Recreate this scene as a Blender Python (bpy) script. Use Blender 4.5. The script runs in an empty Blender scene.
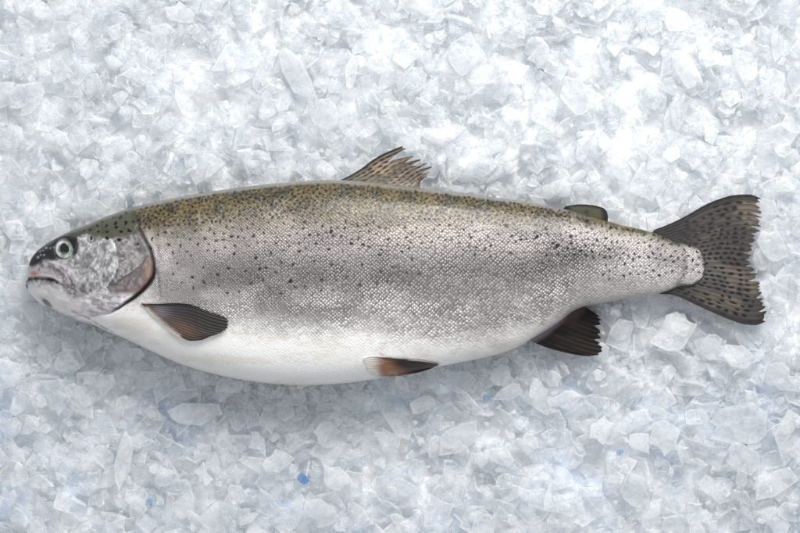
import bpy, math, random
import numpy as np

random.seed(7)
rng = np.random.default_rng(11)
C = bpy.context.scene.collection
S = 0.0006            # metres per reference unit: the fish is about 0.45 m long
CX, CY = 400.0, 266.5
ICE = -29.0           # mean height of the ice surface (units), fish axis at 0


def W(x, y, z):
    return np.stack([(np.asarray(x, float) - CX) * S, (CY - np.asarray(y, float)) * S,
                     np.asarray(z, float) * S], -1)


# ------------------------------------------------------------------ helpers
def sm(a, b, x):
    t = np.clip((x - a) / (b - a), 0, 1)
    return t * t * (3 - 2 * t)


def mix(a, b, t):
    t = np.asarray(t)[..., None]
    return np.asarray(a) * (1 - t) + np.asarray(b) * t


def pchip(xk, yk, x):
    xk = np.asarray(xk, float); yk = np.asarray(yk, float)
    h = np.diff(xk); d = np.diff(yk) / h
    m = np.zeros_like(yk)
    same = d[:-1] * d[1:] > 0
    w1 = 2 * h[1:] + h[:-1]; w2 = h[1:] + 2 * h[:-1]
    with np.errstate(divide='ignore', invalid='ignore'):
        mm = (w1 + w2) / (w1 / d[:-1] + w2 / d[1:])
    m[1:-1] = np.where(same, mm, 0)
    m[0] = d[0]; m[-1] = d[-1]
    i = np.clip(np.searchsorted(xk, x) - 1, 0, len(h) - 1)
    t = (np.clip(x, xk[0], xk[-1]) - xk[i]) / h[i]
    return ((1 + 2 * t) * (1 - t) ** 2 * yk[i] + t * (1 - t) ** 2 * h[i] * m[i]
            + t * t * (3 - 2 * t) * yk[i + 1] + t * t * (t - 1) * h[i] * m[i + 1])


NT = np.random.default_rng(5).random((256, 256))


def vn(x, y, seed=0):
    x = np.asarray(x, float) + seed * 37.17; y = np.asarray(y, float) + seed * 91.7
    xi = np.floor(x).astype(int); yi = np.floor(y).astype(int)
    fx = x - xi; fy = y - yi
    fx = fx * fx * (3 - 2 * fx); fy = fy * fy * (3 - 2 * fy)
    g = lambda a, b: NT[a & 255, b & 255]
    return ((g(xi, yi) * (1 - fx) + g(xi + 1, yi) * fx) * (1 - fy)
            + (g(xi, yi + 1) * (1 - fx) + g(xi + 1, yi + 1) * fx) * fy)


def fbm(x, y, seed=0, o=4):
    r = 0; a = 0.5; tot = 0
    for k in range(o):
        r = r + a * vn(x * 2 ** k, y * 2 ** k, seed + k); tot += a; a *= 0.55
    return r / tot


def pdist(x, y, pts):
    pts = np.asarray(pts, float)
    best = np.full(np.shape(x), 1e9)
    for (ax, ay), (bx, by) in zip(pts[:-1], pts[1:]):
        dx, dy = bx - ax, by - ay
        t = np.clip(((x - ax) * dx + (y - ay) * dy) / (dx * dx + dy * dy + 1e-9), 0, 1)
        best = np.minimum(best, np.hypot(x - ax - t * dx, y - ay - t * dy))
    return best


def line(x, y, pts, w):
    return np.exp(-(pdist(x, y, pts) / w) ** 2)


def inside(x, y, poly):
    poly = np.asarray(poly, float)
    r = np.zeros(np.shape(x), bool)
    q = np.roll(poly, -1, 0)
    for (ax, ay), (bx, by) in zip(poly, q):
        if ay == by: continue
        c = ((ay > y) != (by > y)) & (x < (bx - ax) * (y - ay) / (by - ay) + ax)
        r ^= c
    return r


def blob(x, y, cx, cy, rx, ry, deg=0):
    a = math.radians(deg); c, s = math.cos(a), math.sin(a)
    u = (x - cx) * c + (y - cy) * s; v = -(x - cx) * s + (y - cy) * c
    return np.exp(-((u / rx) ** 2 + (v / ry) ** 2))


def resample(pts, n):
    pts = np.asarray(pts, float)
    d = np.r_[0, np.cumsum(np.hypot(*np.diff(pts, axis=0).T))]
    t = np.linspace(0, d[-1], n)
    return np.stack([pchip(d, pts[:, 0], t), pchip(d, pts[:, 1], t)], -1)


def mesh(name, verts, faces, mat, parent=None, col=None, uv=None, smooth=True, rim=None, crease=None):
    me = bpy.data.meshes.new(name)
    verts = np.asarray(verts, np.float32)
    if isinstance(faces, np.ndarray) and faces.ndim == 2:
        nf, k = faces.shape
        me.vertices.add(len(verts)); me.vertices.foreach_set('co', verts.ravel())
        me.loops.add(nf * k); me.loops.foreach_set('vertex_index', faces.ravel().astype(np.int32))
        me.polygons.add(nf)
        me.polygons.foreach_set('loop_start', np.arange(0, nf * k, k, dtype=np.int32))
        me.polygons.foreach_set('loop_total', np.full(nf, k, np.int32))
        me.update(calc_edges=True)
    else:
        me.from_pydata(verts.tolist(), [], faces)
    me.polygons.foreach_set('use_smooth', np.full(len(me.polygons), smooth))
    if col is not None:
        a = me.color_attributes.new('tint', 'FLOAT_COLOR', 'POINT')
        a.data.foreach_set('color', np.asarray(col, np.float32).ravel())
    if uv is not None:
        a = me.attributes.new('rows', 'FLOAT_VECTOR', 'POINT')
        a.data.foreach_set('vector', np.asarray(uv, np.float32).ravel())
    if rim is not None:
        a = me.attributes.new('rim', 'FLOAT', 'POINT'); a.data.foreach_set('value', np.asarray(rim, np.float32))
    if crease: me.set_sharp_from_angle(angle=math.radians(crease))
    me.materials.append(mat)
    me.validate(); me.update()
    o = bpy.data.objects.new(name, me); C.objects.link(o)
    if parent: o.parent = parent
    return o


def gridfaces(nu, nv, wrap=False, off=0):
    i = np.arange(nu - 1)[:, None]
    j = np.arange(nv if wrap else nv - 1)[None, :]
    j2 = (j + 1) % nv
    f = np.stack([i * nv + j, (i + 1) * nv + j, (i + 1) * nv + j2, i * nv + j2], -1)
    return f.reshape(-1, 4) + off


def tag(o, label=None, cat=None, group=None, kind=None):
    if label: o['label'] = label
    if cat: o['category'] = cat
    if group: o['group'] = group
    if kind: o['kind'] = kind


# ---------------------------------------------------------------- materials
def new_mat(name):
    m = bpy.data.materials.new(name); m.use_nodes = True
    nt = m.node_tree; nt.nodes.clear()
    out = nt.nodes.new('ShaderNodeOutputMaterial')
    def N(t, **kw):
        n = nt.nodes.new(t)
        for k, v in kw.items():
            if k.startswith('_'): n.inputs[k[1:].replace('_', ' ')].default_value = v
            else: setattr(n, k, v)
        return n
    L = lambda a, b: nt.links.new(a, b)
    return m, N, L, out


def math_node(N, L, op, a, b=None, clamp=False):
    n = N('ShaderNodeMath', operation=op, use_clamp=clamp)
    for k, v in enumerate((a, b)):
        if v is None: continue
        if isinstance(v, (int, float)): n.inputs[k].default_value = v
        else: L(v, n.inputs[k])
    return n.outputs[0]


def skin_material():
    m, N, L, out = new_mat('fish_skin')
    at = N('ShaderNodeAttribute', attribute_name='tint')
    uv = N('ShaderNodeAttribute', attribute_name='rows')
    vo = N('ShaderNodeTexVoronoi', voronoi_dimensions='2D', feature='F1', _Scale=1.0, _Randomness=0.42)
    L(uv.outputs['Vector'], vo.inputs['Vector'])
    mr = N('ShaderNodeMapRange', interpolation_type='SMOOTHSTEP')
    mr.inputs['From Min'].default_value = 0.70; mr.inputs['From Max'].default_value = 0.04
    L(vo.outputs['Distance'], mr.inputs['Value'])
    dome = mr.outputs['Result']
    sep = N('ShaderNodeSeparateColor'); L(vo.outputs['Color'], sep.inputs['Color'])
    rand = sep.outputs['Red']
    amt = at.outputs['Alpha']
    # every scale: silvery centre, darker pigmented rim, its own tone
    k = math_node(N, L, 'MULTIPLY_ADD', dome, 0.92); k.node.inputs[2].default_value = 0.50
    k2 = math_node(N, L, 'MULTIPLY_ADD', rand, 0.7); k2.node.inputs[2].default_value = 0.65
    k = math_node(N, L, 'MULTIPLY', k, k2)
    k = math_node(N, L, 'SUBTRACT', k, 1.0)
    k = math_node(N, L, 'MULTIPLY', k, amt)
    k = math_node(N, L, 'ADD', k, 1.0)
    mul = N('ShaderNodeVectorMath', operation='SCALE')
    L(at.outputs['Color'], mul.inputs[0]); L(k, mul.inputs['Scale'])
    mn = N('ShaderNodeVectorMath', operation='MINIMUM'); mn.inputs[1].default_value = (0.88,) * 3
    L(mul.outputs[0], mn.inputs[0])
    bs = N('ShaderNodeBsdfPrincipled')
    L(mn.outputs[0], bs.inputs['Base Color'])
    sx = N('ShaderNodeSeparateXYZ'); L(uv.outputs['Vector'], sx.inputs[0])
    sheen = math_node(N, L, 'MULTIPLY', sx.outputs['Z'], 0.5)
    L(math_node(N, L, 'MAXIMUM', math_node(N, L, 'MULTIPLY', amt, 0.34), sheen), bs.inputs['Metallic'])
    L(math_node(N, L, 'MULTIPLY_ADD', sx.outputs['Z'], 0.35), bs.inputs['Coat Weight']); bs.inputs['Coat Weight'].links[0].from_node.inputs[2].default_value = 0.13
    ro = math_node(N, L, 'MULTIPLY_ADD', rand, 0.16); ro.node.inputs[2].default_value = 0.30
    L(ro, bs.inputs['Roughness'])
    L(math_node(N, L, 'MULTIPLY_ADD', amt, 0.3), bs.inputs['Specular IOR Level']); bs.inputs['Specular IOR Level'].links[0].from_node.inputs[2].default_value = 0.22
    bs.inputs['Coat Roughness'].default_value = 0.14
    # bump: raised scales plus fine skin grain
    tc = N('ShaderNodeTexCoord')
    no = N('ShaderNodeTexNoise', _Scale=900.0, _Detail=3.0); L(tc.outputs['Object'], no.inputs['Vector'])
    h = math_node(N, L, 'MULTIPLY', dome, amt)
    hr = math_node(N, L, 'MULTIPLY', h, k2)
    h = math_node(N, L, 'MULTIPLY_ADD', no.outputs['Fac'], 0.35); L(hr, h.node.inputs[2])
    bp = N('ShaderNodeBump', _Strength=0.62, _Distance=0.0007)
    L(h, bp.inputs['Height']); L(bp.outputs[0], bs.inputs['Normal'])
    L(bs.outputs[0], out.inputs['Surface'])
    return m


def plain_tint(name, rough=0.4, coat=0.3, spec=0.4, grain=1500.0, bump=0.3, sss=0.0):
    m, N, L, out = new_mat(name)
    at = N('ShaderNodeAttribute', attribute_name='tint')
    bs = N('ShaderNodeBsdfPrincipled', _Roughness=rough)
    bs.inputs['Specular IOR Level'].default_value = spec
    bs.inputs['Coat Weight'].default_value = coat
    bs.inputs['Coat Roughness'].default_value = 0.2 if coat < 0.9 else 0.03
    tc = N('ShaderNodeTexCoord')
    no = N('ShaderNodeTexNoise', _Scale=grain, _Detail=3.0); L(tc.outputs['Object'], no.inputs['Vector'])
    mr = N('ShaderNodeMapRange'); mr.inputs['To Min'].default_value = 0.75; mr.inputs['To Max'].default_value = 1.25
    L(no.outputs['Fac'], mr.inputs['Value'])
    mul = N('ShaderNodeVectorMath', operation='SCALE')
    L(at.outputs['Color'], mul.inputs[0]); L(mr.outputs[0], mul.inputs['Scale'])
    L(mul.outputs[0], bs.inputs['Base Color'])
    bp = N('ShaderNodeBump', _Strength=bump, _Distance=0.0004)
    L(no.outputs['Fac'], bp.inputs['Height']); L(bp.outputs[0], bs.inputs['Normal'])
    L(bs.outputs[0], out.inputs['Surface'])
    return m


def ice_material(name, color=(0.974, 0.984, 0.993), clear=0.765, spread=0.36, refr=0.0, tint=(0.988, 0.9945, 1.0)):
    """wet ice: scattering share, clear share (partly bent by refraction), gloss"""
    m, N, L, out = new_mat(name)
    geo = N('ShaderNodeNewGeometry')
    tc = N('ShaderNodeTexCoord')
    n1 = N('ShaderNodeTexNoise', _Scale=130.0, _Detail=4.0, _Roughness=0.65)
    L(tc.outputs['Object'], n1.inputs['Vector'])
    n2 = N('ShaderNodeTexNoise', _Scale=330.0, _Detail=4.0, _Roughness=0.6)
    L(tc.outputs['Object'], n2.inputs['Vector'])
    bp = N('ShaderNodeBump', _Strength=0.7, _Distance=0.0016); L(n2.outputs['Fac'], bp.inputs['Height'])
    dif = N('ShaderNodeBsdfDiffuse', _Color=(*color, 1))
    trl = N('ShaderNodeBsdfTranslucent', _Color=(*color, 1))
    L(bp.outputs[0], dif.inputs['Normal'])
    m1 = N('ShaderNodeMixShader', _Fac=0.5); L(dif.outputs[0], m1.inputs[1]); L(trl.outputs[0], m1.inputs[2])
    tr = N('ShaderNodeBsdfTransparent', _Color=(*tint, 1))
    rf = N('ShaderNodeBsdfRefraction', _Color=(*tint, 1), _IOR=1.31, _Roughness=0.12)
    L(bp.outputs[0], rf.inputs['Normal'])
    mt = N('ShaderNodeMixShader'); mt.inputs[0].default_value = refr; L(tr.outputs[0], mt.inputs[1]); L(rf.outputs[0], mt.inputs[2])
    # clear share differs from chip to chip and inside a chip (trapped air)
    c = math_node(N, L, 'MULTIPLY_ADD', geo.outputs['Random Per Island'], spread)
    c.node.inputs[2].default_value = clear - spread / 2 - 0.5
    c2_in = math_node(N, L, 'MULTIPLY_ADD', n1.outputs['Fac'], 1.0); L(c, c2_in.node.inputs[2])
    ra = N('ShaderNodeAttribute', attribute_name='rim')
    c2 = math_node(N, L, 'MULTIPLY_ADD', ra.outputs['Fac'], -0.24); L(c2_in, c2.node.inputs[2])
    c3 = math_node(N, L, 'MULTIPLY', c2, 1.0, clamp=True)
    m2 = N('ShaderNodeMixShader'); L(c3, m2.inputs[0]); L(m1.outputs[0], m2.inputs[1]); L(mt.outputs[0], m2.inputs[2])
    gl = N('ShaderNodeBsdfGlossy', _Color=(1, 1, 1, 1), _Roughness=0.14)
    L(bp.outputs[0], gl.inputs['Normal'])
    fr = N('ShaderNodeFresnel', _IOR=1.34); L(bp.outputs[0], fr.inputs['Normal'])
    front = math_node(N, L, 'SUBTRACT', 1.0, geo.outputs['Backfacing'])
    fk = math_node(N, L, 'MULTIPLY', fr.outputs[0], front)
    m3 = N('ShaderNodeMixShader'); L(fk, m3.inputs[0]); L(m2.outputs[0], m3.inputs[1]); L(gl.outputs[0], m3.inputs[2])
    L(m3.outputs[0], out.inputs['Surface'])
    return m


# ------------------------------------------------------------ fish outline
T_PTS = [(25, 284.5), (25.4, 281.8), (26.3, 280.2), (27.2, 278.5), (27.6, 269), (28.5, 263.5), (30, 259.5), (32.5, 255.6),
         (37, 250.5), (44, 245), (52, 240.2), (60, 236), (68, 232), (80, 227.3), (90, 223.3), (100, 219), (115, 213.4), (130, 208.4),
         (155, 202), (180, 196.6), (205, 192.6), (230, 189), (280, 183), (330, 180), (360, 181.2), (390, 184.5), (420, 188), (450, 191), (500, 198), (520, 200.5),
         (550, 206), (570, 210), (590, 216), (608, 221), (625, 225.5), (640, 228.8), (655, 232.8), (668, 238.3), (680, 243), (690, 244), (699, 246.5), (704, 253), (707, 263), (708, 268)]
B_PTS = [(25, 284.5), (25.5, 288), (27, 291), (30, 294.5), (35, 299.8), (40, 304), (50, 308.5), (57, 311.5), (65, 315.5), (75, 320),
         (85, 323), (95, 325.5), (110, 332.5), (125, 338.5), (140, 345.6), (160, 355), (180, 363.6), (200, 370), (225, 376.3), (250, 380.8), (275, 383.8),
         (300, 385), (330, 384.2), (350, 382.5), (380, 378), (410, 372.5), (440, 366.5), (465, 361.5), (480, 358.4), (495, 355), (510, 350.5),
         (520, 346), (530, 339.8), (545, 331), (560, 321.5), (572, 312), (583, 307), (600, 303.8), (620, 300), (640, 297), (655, 294.5),
         (668, 291.3), (680, 287.2), (690, 286.6), (700, 282.5), (704.5, 277), (707, 272), (708, 268)]
W_PTS = [(25, 1.5), (27, 4), (30, 8), (40, 16), (55, 25), (75, 33), (100, 40), (130, 45), (160, 47.5), (230, 51), (330, 51),
         (420, 46), (500, 38), (560, 29), (620, 20), (660, 12.5), (685, 7), (698, 4.2), (704, 2.6), (708, 0.8)]
TX, TY = zip(*T_PTS); BX, BY = zip(*B_PTS); WX, WW = zip(*W_PTS)
top = lambda x: pchip(TX, TY, x)
bot = lambda x: pchip(BX, BY, x)
hw = lambda x: pchip(WX, WW, x)
zc = lambda x: np.interp(x, [25, 90, 200, 380, 520, 620, 708], [-9, -4, 0, 0, -6, -11, -15])
EA, EB = 0.88, 0.66     # squareness of the cross-section


def surf_z(x, y):
    """height of the upper flank above the point (x, y)"""
    t, b = top(x), bot(x)
    q = np.clip(np.abs((y - (t + b) / 2) / np.maximum((b - t) / 2, 0.3)), 0, 1) ** (1 / EA)
    return zc(x) + hw(x) * np.sqrt(np.maximum(1 - q * q, 0)) ** EB


# ------------------------------------------------------------ fish colours
EDGE = [(133, 208), (138, 215.5), (141, 222), (141, 228), (144.5, 233), (148, 239.5), (152.3, 247), (155.3, 255), (157.3, 263), (157.8, 271),
        (156.3, 277.5), (152, 284), (146, 290.5), (138.5, 296.5), (131, 301.5), (122, 307.5), (112, 312.8), (104, 315.5), (92, 317)]
HEADPOLY = EDGE + [(84, 316), (70, 322), (40, 320), (10, 300), (10, 240), (60, 215), (128, 195)]
PRE = [(114.5, 237), (118, 243), (120.5, 250), (122, 258), (122, 265), (119, 274), (115, 281), (111, 287)]
SUB = [(151, 256), (148, 260), (143.5, 266), (136, 271.5), (128, 276.5), (119, 283), (111, 288)]
MAX_TOP = [(43, 262.5), (50, 263.5), (58, 265), (64, 268.5), (69, 274), (73, 280), (76.5, 285)]
LIP = [(25.5, 287), (25.2, 283), (27, 280.7), (32, 279), (40, 278.3), (48, 279), (55, 280.7), (61, 283.5), (66, 286)]
THROAT = [(66, 312.5), (73, 310.5), (80, 313), (87, 316.5), (92, 318.5), (98, 323), (106, 327.5), (114, 332)]

# spots in a small array, so that they can be any shape
RES = 4
SPOT = np.zeros((240 * RES, 720 * RES), np.float32)      # origin at (20,170)
def spot(x, y, r, e=1.0, a=0.0, k=1.0):
    R = int((r * 2.2 + 1) * RES)
    cx, cy = int((x - 20) * RES), int((y - 170) * RES)
    x0, x1, y0, y1 = max(cx - R, 0), min(cx + R, SPOT.shape[1]), max(cy - R, 0), min(cy + R, SPOT.shape[0])
    if x0 >= x1 or y0 >= y1: return
    gx = np.arange(x0, x1)[None, :] / RES + 20 - x; gy = np.arange(y0, y1)[:, None] / RES + 170 - y
    c, s = math.cos(a), math.sin(a)
    u = (gx * c + gy * s) * e; v = (-gx * s + gy * c) / e
    ang = np.arctan2(v, u); ph = random.uniform(0, 6.3)
    rr = r * (1 + 0.22 * np.sin(2 * ang + ph) + 0.16 * np.sin(3 * ang + 2 * ph))
    d = np.hypot(u, v) / rr
    val = k * (1 - sm(0.72, 1.25, d))
    sub = SPOT[y0:y1, x0:x1]
    np.maximum(sub, val, out=sub)


placed = []
def scatter(n, xr, fd, rmin, rmax, gap, k=1.0):
    c = 0; tries = 0
    while c < n and tries < n * 60:
        tries += 1
        x = random.uniform(*xr); d = fd()
        t, b = float(top(np.array([x]))[0]), float(bot(np.array([x]))[0])
        y = t + d * (b - t)
        if inside(np.array(x), np.array(y), HEADPOLY): continue
        if x < 172 and y > 232 and random.random() < 0.7: continue
        if any((x - px) ** 2 + (y - py) ** 2 < gap * gap for px, py in placed[-900:]): continue
        placed.append((x, y)); c += 1
        spot(x, y, random.uniform(rmin, rmax), random.uniform(0.8, 1.3), random.uniform(0, 3.1), random.uniform(0.75, 1) * k)
scatter(680, (136, 570), lambda: 0.025 + 0.15 * random.random() ** 0.95, 0.9, 1.6, 3.7, 0.97)
scatter(170, (140, 600), lambda: random.triangular(0.10, 0.38, 0.13), 0.95, 1.7, 5.8)
scatter(42, (165, 420), lambda: random.uniform(0.28, 0.55), 1.0, 1.8, 10)
scatter(95, (540, 700), lambda: random.triangular(0.03, 0.48, 0.06), 0.9, 1.65, 5.4)
scatter(45, (600, 706), lambda: random.uniform(0.25, 0.72), 0.9, 1.6, 6.5)
for x, y, r in [(92, 230, 1.5), (99, 226, 1.4), (109, 226, 1.5), (110, 232.3, 1.4), (118, 223.5, 1.7), (122.5, 217.5, 1.5), (119, 227.5, 1.7),
                (124, 232, 1.7), (128.5, 223.2, 1.9), (132.2, 231, 2.0), (101, 232, 1.3), (110, 238.3, 1.8), (122.3, 240, 1.9), (141.3, 244.5, 1.3),
                (128, 213.5, 1.2), (136, 222, 1.2), (86, 231, 1.0), (104, 222, 1.1), (115, 218, 1.0), (94, 238.5, 1.6)]:
    spot(x, y, r)
# dark freckles with names of their own in the photo
for x, y, r in [(292, 281, 2.2), (268, 268, 1.4), (332, 232, 2.0), (258, 258, 1.6), (536, 237, 2.0), (556, 246, 2.0), (570, 236, 1.7), (505, 226, 2.0),
                (580, 251, 1.6), (545, 229, 1.7), (520, 240, 1.5), (352, 244, 1.7), (380, 255, 1.4), (470, 238, 1.4), (490, 246, 1.5)]:
    spot(x, y, r)


def spots_at(x, y):
    fx = np.clip((x - 20) * RES, 0, SPOT.shape[1] - 2); fy = np.clip((y - 170) * RES, 0, SPOT.shape[0] - 2)
    i = fx.astype(int); j = fy.astype(int); u = fx - i; v = fy - j
    return ((SPOT[j, i] * (1 - u) + SPOT[j, i + 1] * u) * (1 - v) + (SPOT[j + 1, i] * (1 - u) + SPOT[j + 1, i + 1] * u) * v)


def head_sd(x, y):
    d = pdist(x, y, EDGE)
    return np.where(inside(x, y, HEADPOLY), -d, d)


def skin(x, y):
    """colour of the skin at (x, y) and, in alpha, how strongly scales show"""
    t, b = top(x), bot(x)
    d = (y - t) / np.maximum(b - t, 1)
    n1 = fbm(x / 28, y / 18, 1); n2 = fbm(x / 6, y / 5, 2); n3 = fbm(x / 2.2, y / 2.0, 3, 3)
    # ---- trunk
    silver = mix((0.455, 0.445, 0.44), (0.30, 0.292, 0.29), sm(0.35, 0.65, n1))
    band = np.exp(-((d - 0.46 - 0.08 * (n1 - .5)) / 0.15) ** 2) * sm(150, 215, x) * (1 - sm(560, 640, x))
    silver = mix(silver, (0.10, 0.096, 0.095), 0.76 * band)
    silver = mix(silver, silver * np.array([0.88, 0.81, 0.69]) * (0.78 + 0.28 * sm(280, 400, x))[..., None], (0.85 - 0.62 * sm(380, 520, x)) * sm(0.36, 0.16, d + 0.08 * (n1 - .5)))
    rosy = np.exp(-((d - 0.33) / 0.10) ** 2)
    silver = mix(silver, silver * np.array([1.02, 0.975, 0.975]), rosy)
    olive = mix((0.122, 0.095, 0.046), (0.060, 0.059, 0.043), sm(0.38, 0.68, fbm(x / 14, y / 7, 8)))
    olive = mix(olive, (0.25, 0.195, 0.105), 0.55 * sm(0.52, 0.75, n3))
    olive = mix(olive, (0.035, 0.03, 0.02), 0.5 * sm(0.48, 0.28, n3))
    d0 = np.interp(x, [130, 170, 260, 340, 460, 560, 640, 700], [0.19, 0.16, 0.125, 0.14, 0.12, 0.11, 0.07, 0.03])
    wo = 1 - sm(d0 - 0.06, d0 + 0.14, d + 0.10 * (n2 - 0.5) + 0.06 * (n3 - .5))
    silver = silver * np.array([1.01, 0.99, 0.985])
    col = mix(silver, olive, wo)
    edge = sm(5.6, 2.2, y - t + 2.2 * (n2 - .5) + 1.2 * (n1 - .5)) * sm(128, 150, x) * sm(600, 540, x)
    col = mix(col, (0.30, 0.30, 0.295), (0.35 + 0.4 * n1) * edge)  # pale back edge: the bright grazing reflection put into the skin colour
    by = np.interp(x, [105, 150, 170, 200, 250, 300, 350, 400, 450, 490, 520, 545, 570, 600, 650, 708],
                   [300, 306, 318, 327, 331, 334, 334, 338, 342, 338, 330, 322, 308, 298, 292, 290])
    wb = sm(-24, 13, y - by + 12 * (n2 - 0.5) + 10 * (n1 - .5) + 8 * (n3 - .5)) ** 1.2
    white = mix((0.88, 0.875, 0.855), (0.72, 0.70, 0.665), 0.8 * sm(0.45, 0.75, n1) * sm(320, 420, x))
    white = mix(white, (0.62, 0.57, 0.53), 0.55 * sm(0.5, 0.72, fbm(x / 22, y / 9, 14)) * sm(330, 400, x))
    white = mix(white, (0.70, 0.66, 0.58), 0.5 * sm(0.5, 0.75, fbm(x / 40, y / 12, 16)))
    rear = sm(535, 575, x)
    white = mix(white, (0.50, 0.475, 0.46), rear)
    col = mix(col, white, wb)
    pale = sm(160, 150, x) * sm(225, 245, y)
    col = mix(col, (0.66, 0.65, 0.65), 0.6 * pale * (1 - wb))
    scale = (1 - 0.60 * wo) * (1 - 0.84 * wb) * (1 - 0.25 * sm(560, 640, x)) * (0.58 + 0.40 * sm(150, 300, x)) * (0.58 + 0.34 * sm(0.3, 0.7, fbm(x / 20, y / 12, 12))) * (1 - edge)
    scale = np.clip(scale, 0, 1)
    # lateral line
    ll = line(x, y, [(160, 236), (230, 241), (320, 244), (420, 247.5), (500, 252), (560, 254), (620, 256), (690, 262)], 0.8)
    col = mix(col, col * 0.55, 0.55 * ll)
    # skin of the tail root runs out in ragged dark patches
    col = mix(col, (0.045, 0.042, 0.042), 0.9 * sm(0.42, 0.62, n2 + 0.5 * np.maximum(sm(701, 708, x), sm(655, 690, x) * np.maximum(sm(4.5, 0.5, y - t), sm(4.5, .5, b - y))) - 0.12) * sm(650, 685, x) * np.clip(sm(698, 707, x) + sm(6, 1, y - t) + sm(6, 1, b - y), 0, 1))
    # peduncle crease, vent
    col = mix(col, (0.20, 0.18, 0.18), 0.75 * line(x, y, [(683, 243), (686, 257), (686, 272), (678, 286)], 3.2) * (0.4 + 0.9 * n2))
    col = mix(col, (0.62, 0.55, 0.62), 0.7 * blob(x, y, 545, 329, 13, 4, -36))
    col = mix(col, (0.40, 0.40, 0.16), 0.5 * blob(x, y, 541, 324, 5, 3, 0))
    col = mix(col, (0.10, 0.085, 0.075), 0.35 * line(x, y, [(381, 353), (386, 356), (395, 357.5), (420, 358.5), (438, 363)], 1.3))  # shadow gap along the pelvic fin, painted dark into the skin
    # shoulder creases behind the gill cover
    cr = line(x, y, [(159, 246), (161, 255), (160, 268), (162, 280)], 1.0) + line(x, y, [(163, 276), (160, 288), (163, 300)], 1.3)
    col = mix(col, (0.25, 0.22, 0.23), 0.55 * np.clip(cr, 0, 1))
    # ---- head
    hs = head_sd(x, y)
    mot = fbm(x / 3.2, y / 4.2, 21, 3); mot2 = fbm(x / 9, y / 8, 23, 3)
    fine = fbm(x / 1.7 + y / 5, y / 2.6, 27, 3)
    head = mix((0.66, 0.655, 0.66), (0.31, 0.30, 0.305), sm(0.38, 0.68, mot2))
    head = mix(head, (0.17, 0.165, 0.175), 0.55 * sm(0.50, 0.68, mot))
    head = mix(head, (0.80, 0.79, 0.79), 0.5 * sm(0.55, 0.75, fine))
    head = mix(head, (0.15, 0.145, 0.15), 0.45 * sm(0.42, 0.25, fine))
    op = sm(-1.5, 2, x - np.interp(y, [p[1] for p in PRE], [p[0] for p in PRE])) * (y > 230) * sm(294, 284, y)
    opc = mix((0.34, 0.32, 0.325), (0.17, 0.155, 0.16), sm(0.38, 0.66, mot2))
    opc = mix(opc, (0.11, 0.10, 0.105), 0.5 * sm(0.45, 0.7, mot))
    opc = mix(opc, (0.66, 0.62, 0.62), 0.5 * sm(0.6, 0.8, fbm(x / 2.6, y / 2.2, 31, 2)))
    head = mix(head, opc, op)
    subm = sm(-2, 2, y - np.interp(x, [p[0] for p in SUB[::-1]], [p[1] for p in SUB[::-1]])) * sm(108, 122, x) * (1 - sm(-3, 7, (y - 292) + (x - 128) * 0.25))
    head = mix(head, mix((0.15, 0.12, 0.125), (0.27, 0.235, 0.235), sm(0.45, 0.7, mot)), 0.92 * subm)
    head = mix(head, (0.30, 0.20, 0.14), 0.75 * blob(x, y, 152, 268, 4.5, 13, 12))
    head = mix(head, (0.16, 0.035, 0.035), 0.5 * line(x, y, [(130, 290), (140, 292), (150, 281)], 2.0))
    low = sm(-2, 6, y - np.interp(x, [25, 60, 75, 90, 110, 130, 150], [284, 285, 296, 293, 292, 292, 296]))
    lowc = mix((0.80, 0.77, 0.775), (0.36, 0.34, 0.36), sm(75, 105, x) * sm(0.42, 0.62, fbm(x / 8 + y / 9, y / 2.4 - x / 8, 41, 3)) * 0.9)
    lowc = mix(lowc, (0.52, 0.47, 0.48), 0.45 * sm(0.5, 0.75, fbm(x / 7, y / 4, 44)))
    head = mix(head, lowc, low)
    # jaw pieces
    jaw = inside(x, y, MAX_TOP + [(70, 288), (60, 284), (48, 279), (34, 278), (28, 270)])
    head = mix(head, mix((0.58, 0.51, 0.53), (0.22, 0.20, 0.215), sm(0.42, 0.66, mot)), 0.85 * jaw)
    head = mix(head, (0.78, 0.76, 0.77), 0.8 * line(x, y, [(46, 261.5), (58, 262.5), (68, 266), (75, 272), (80, 280)], 1.7))
    head = mix(head, (0.17, 0.16, 0.17), 0.55 * line(x, y + 2 * (n2 - .5), [(44, 266), (54, 267.5), (63, 272), (69, 278)], 2.2) * (0.4 + mot))
    head = mix(head, (0.70, 0.60, 0.61), 0.8 * line(x, y + 1.5 * (n2 - .5), [(37, 275.2), (46, 274.3), (55, 276.6), (63, 280.6)], 1.7))
    lobe = blob(x, y, 82, 288.5, 14, 7, -4)
    head = mix(head, mix((0.40, 0.37, 0.385), (0.14, 0.125, 0.135), sm(0.4, 0.65, mot)), 0.85 * sm(0.25, 0.6, lobe))
    yb = np.interp(x, [25, 36, 45, 55, 66, 76, 80, 90, 100, 112, 125, 135, 142], [259, 264, 262.5, 261, 258, 250, 239.5, 236, 237.5, 239, 237, 236, 233])
    yb = yb + 5 * sm(40, 30, x)
    cap = sm(3.6, -3.2, y - yb + 6 * (n2 - 0.5) + 4 * (n3 - .5))
    capc = mix((0.022, 0.023, 0.024), (0.080, 0.082, 0.058), sm(58, 92, x + 10 * (n2 - .5)))
    capc = mix(capc, (0.045, 0.048, 0.04), 0.6 * sm(0.5, 0.7, n2))
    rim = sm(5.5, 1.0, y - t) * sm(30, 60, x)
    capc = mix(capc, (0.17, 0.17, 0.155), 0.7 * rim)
    head = mix(head, capc, cap)
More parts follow.
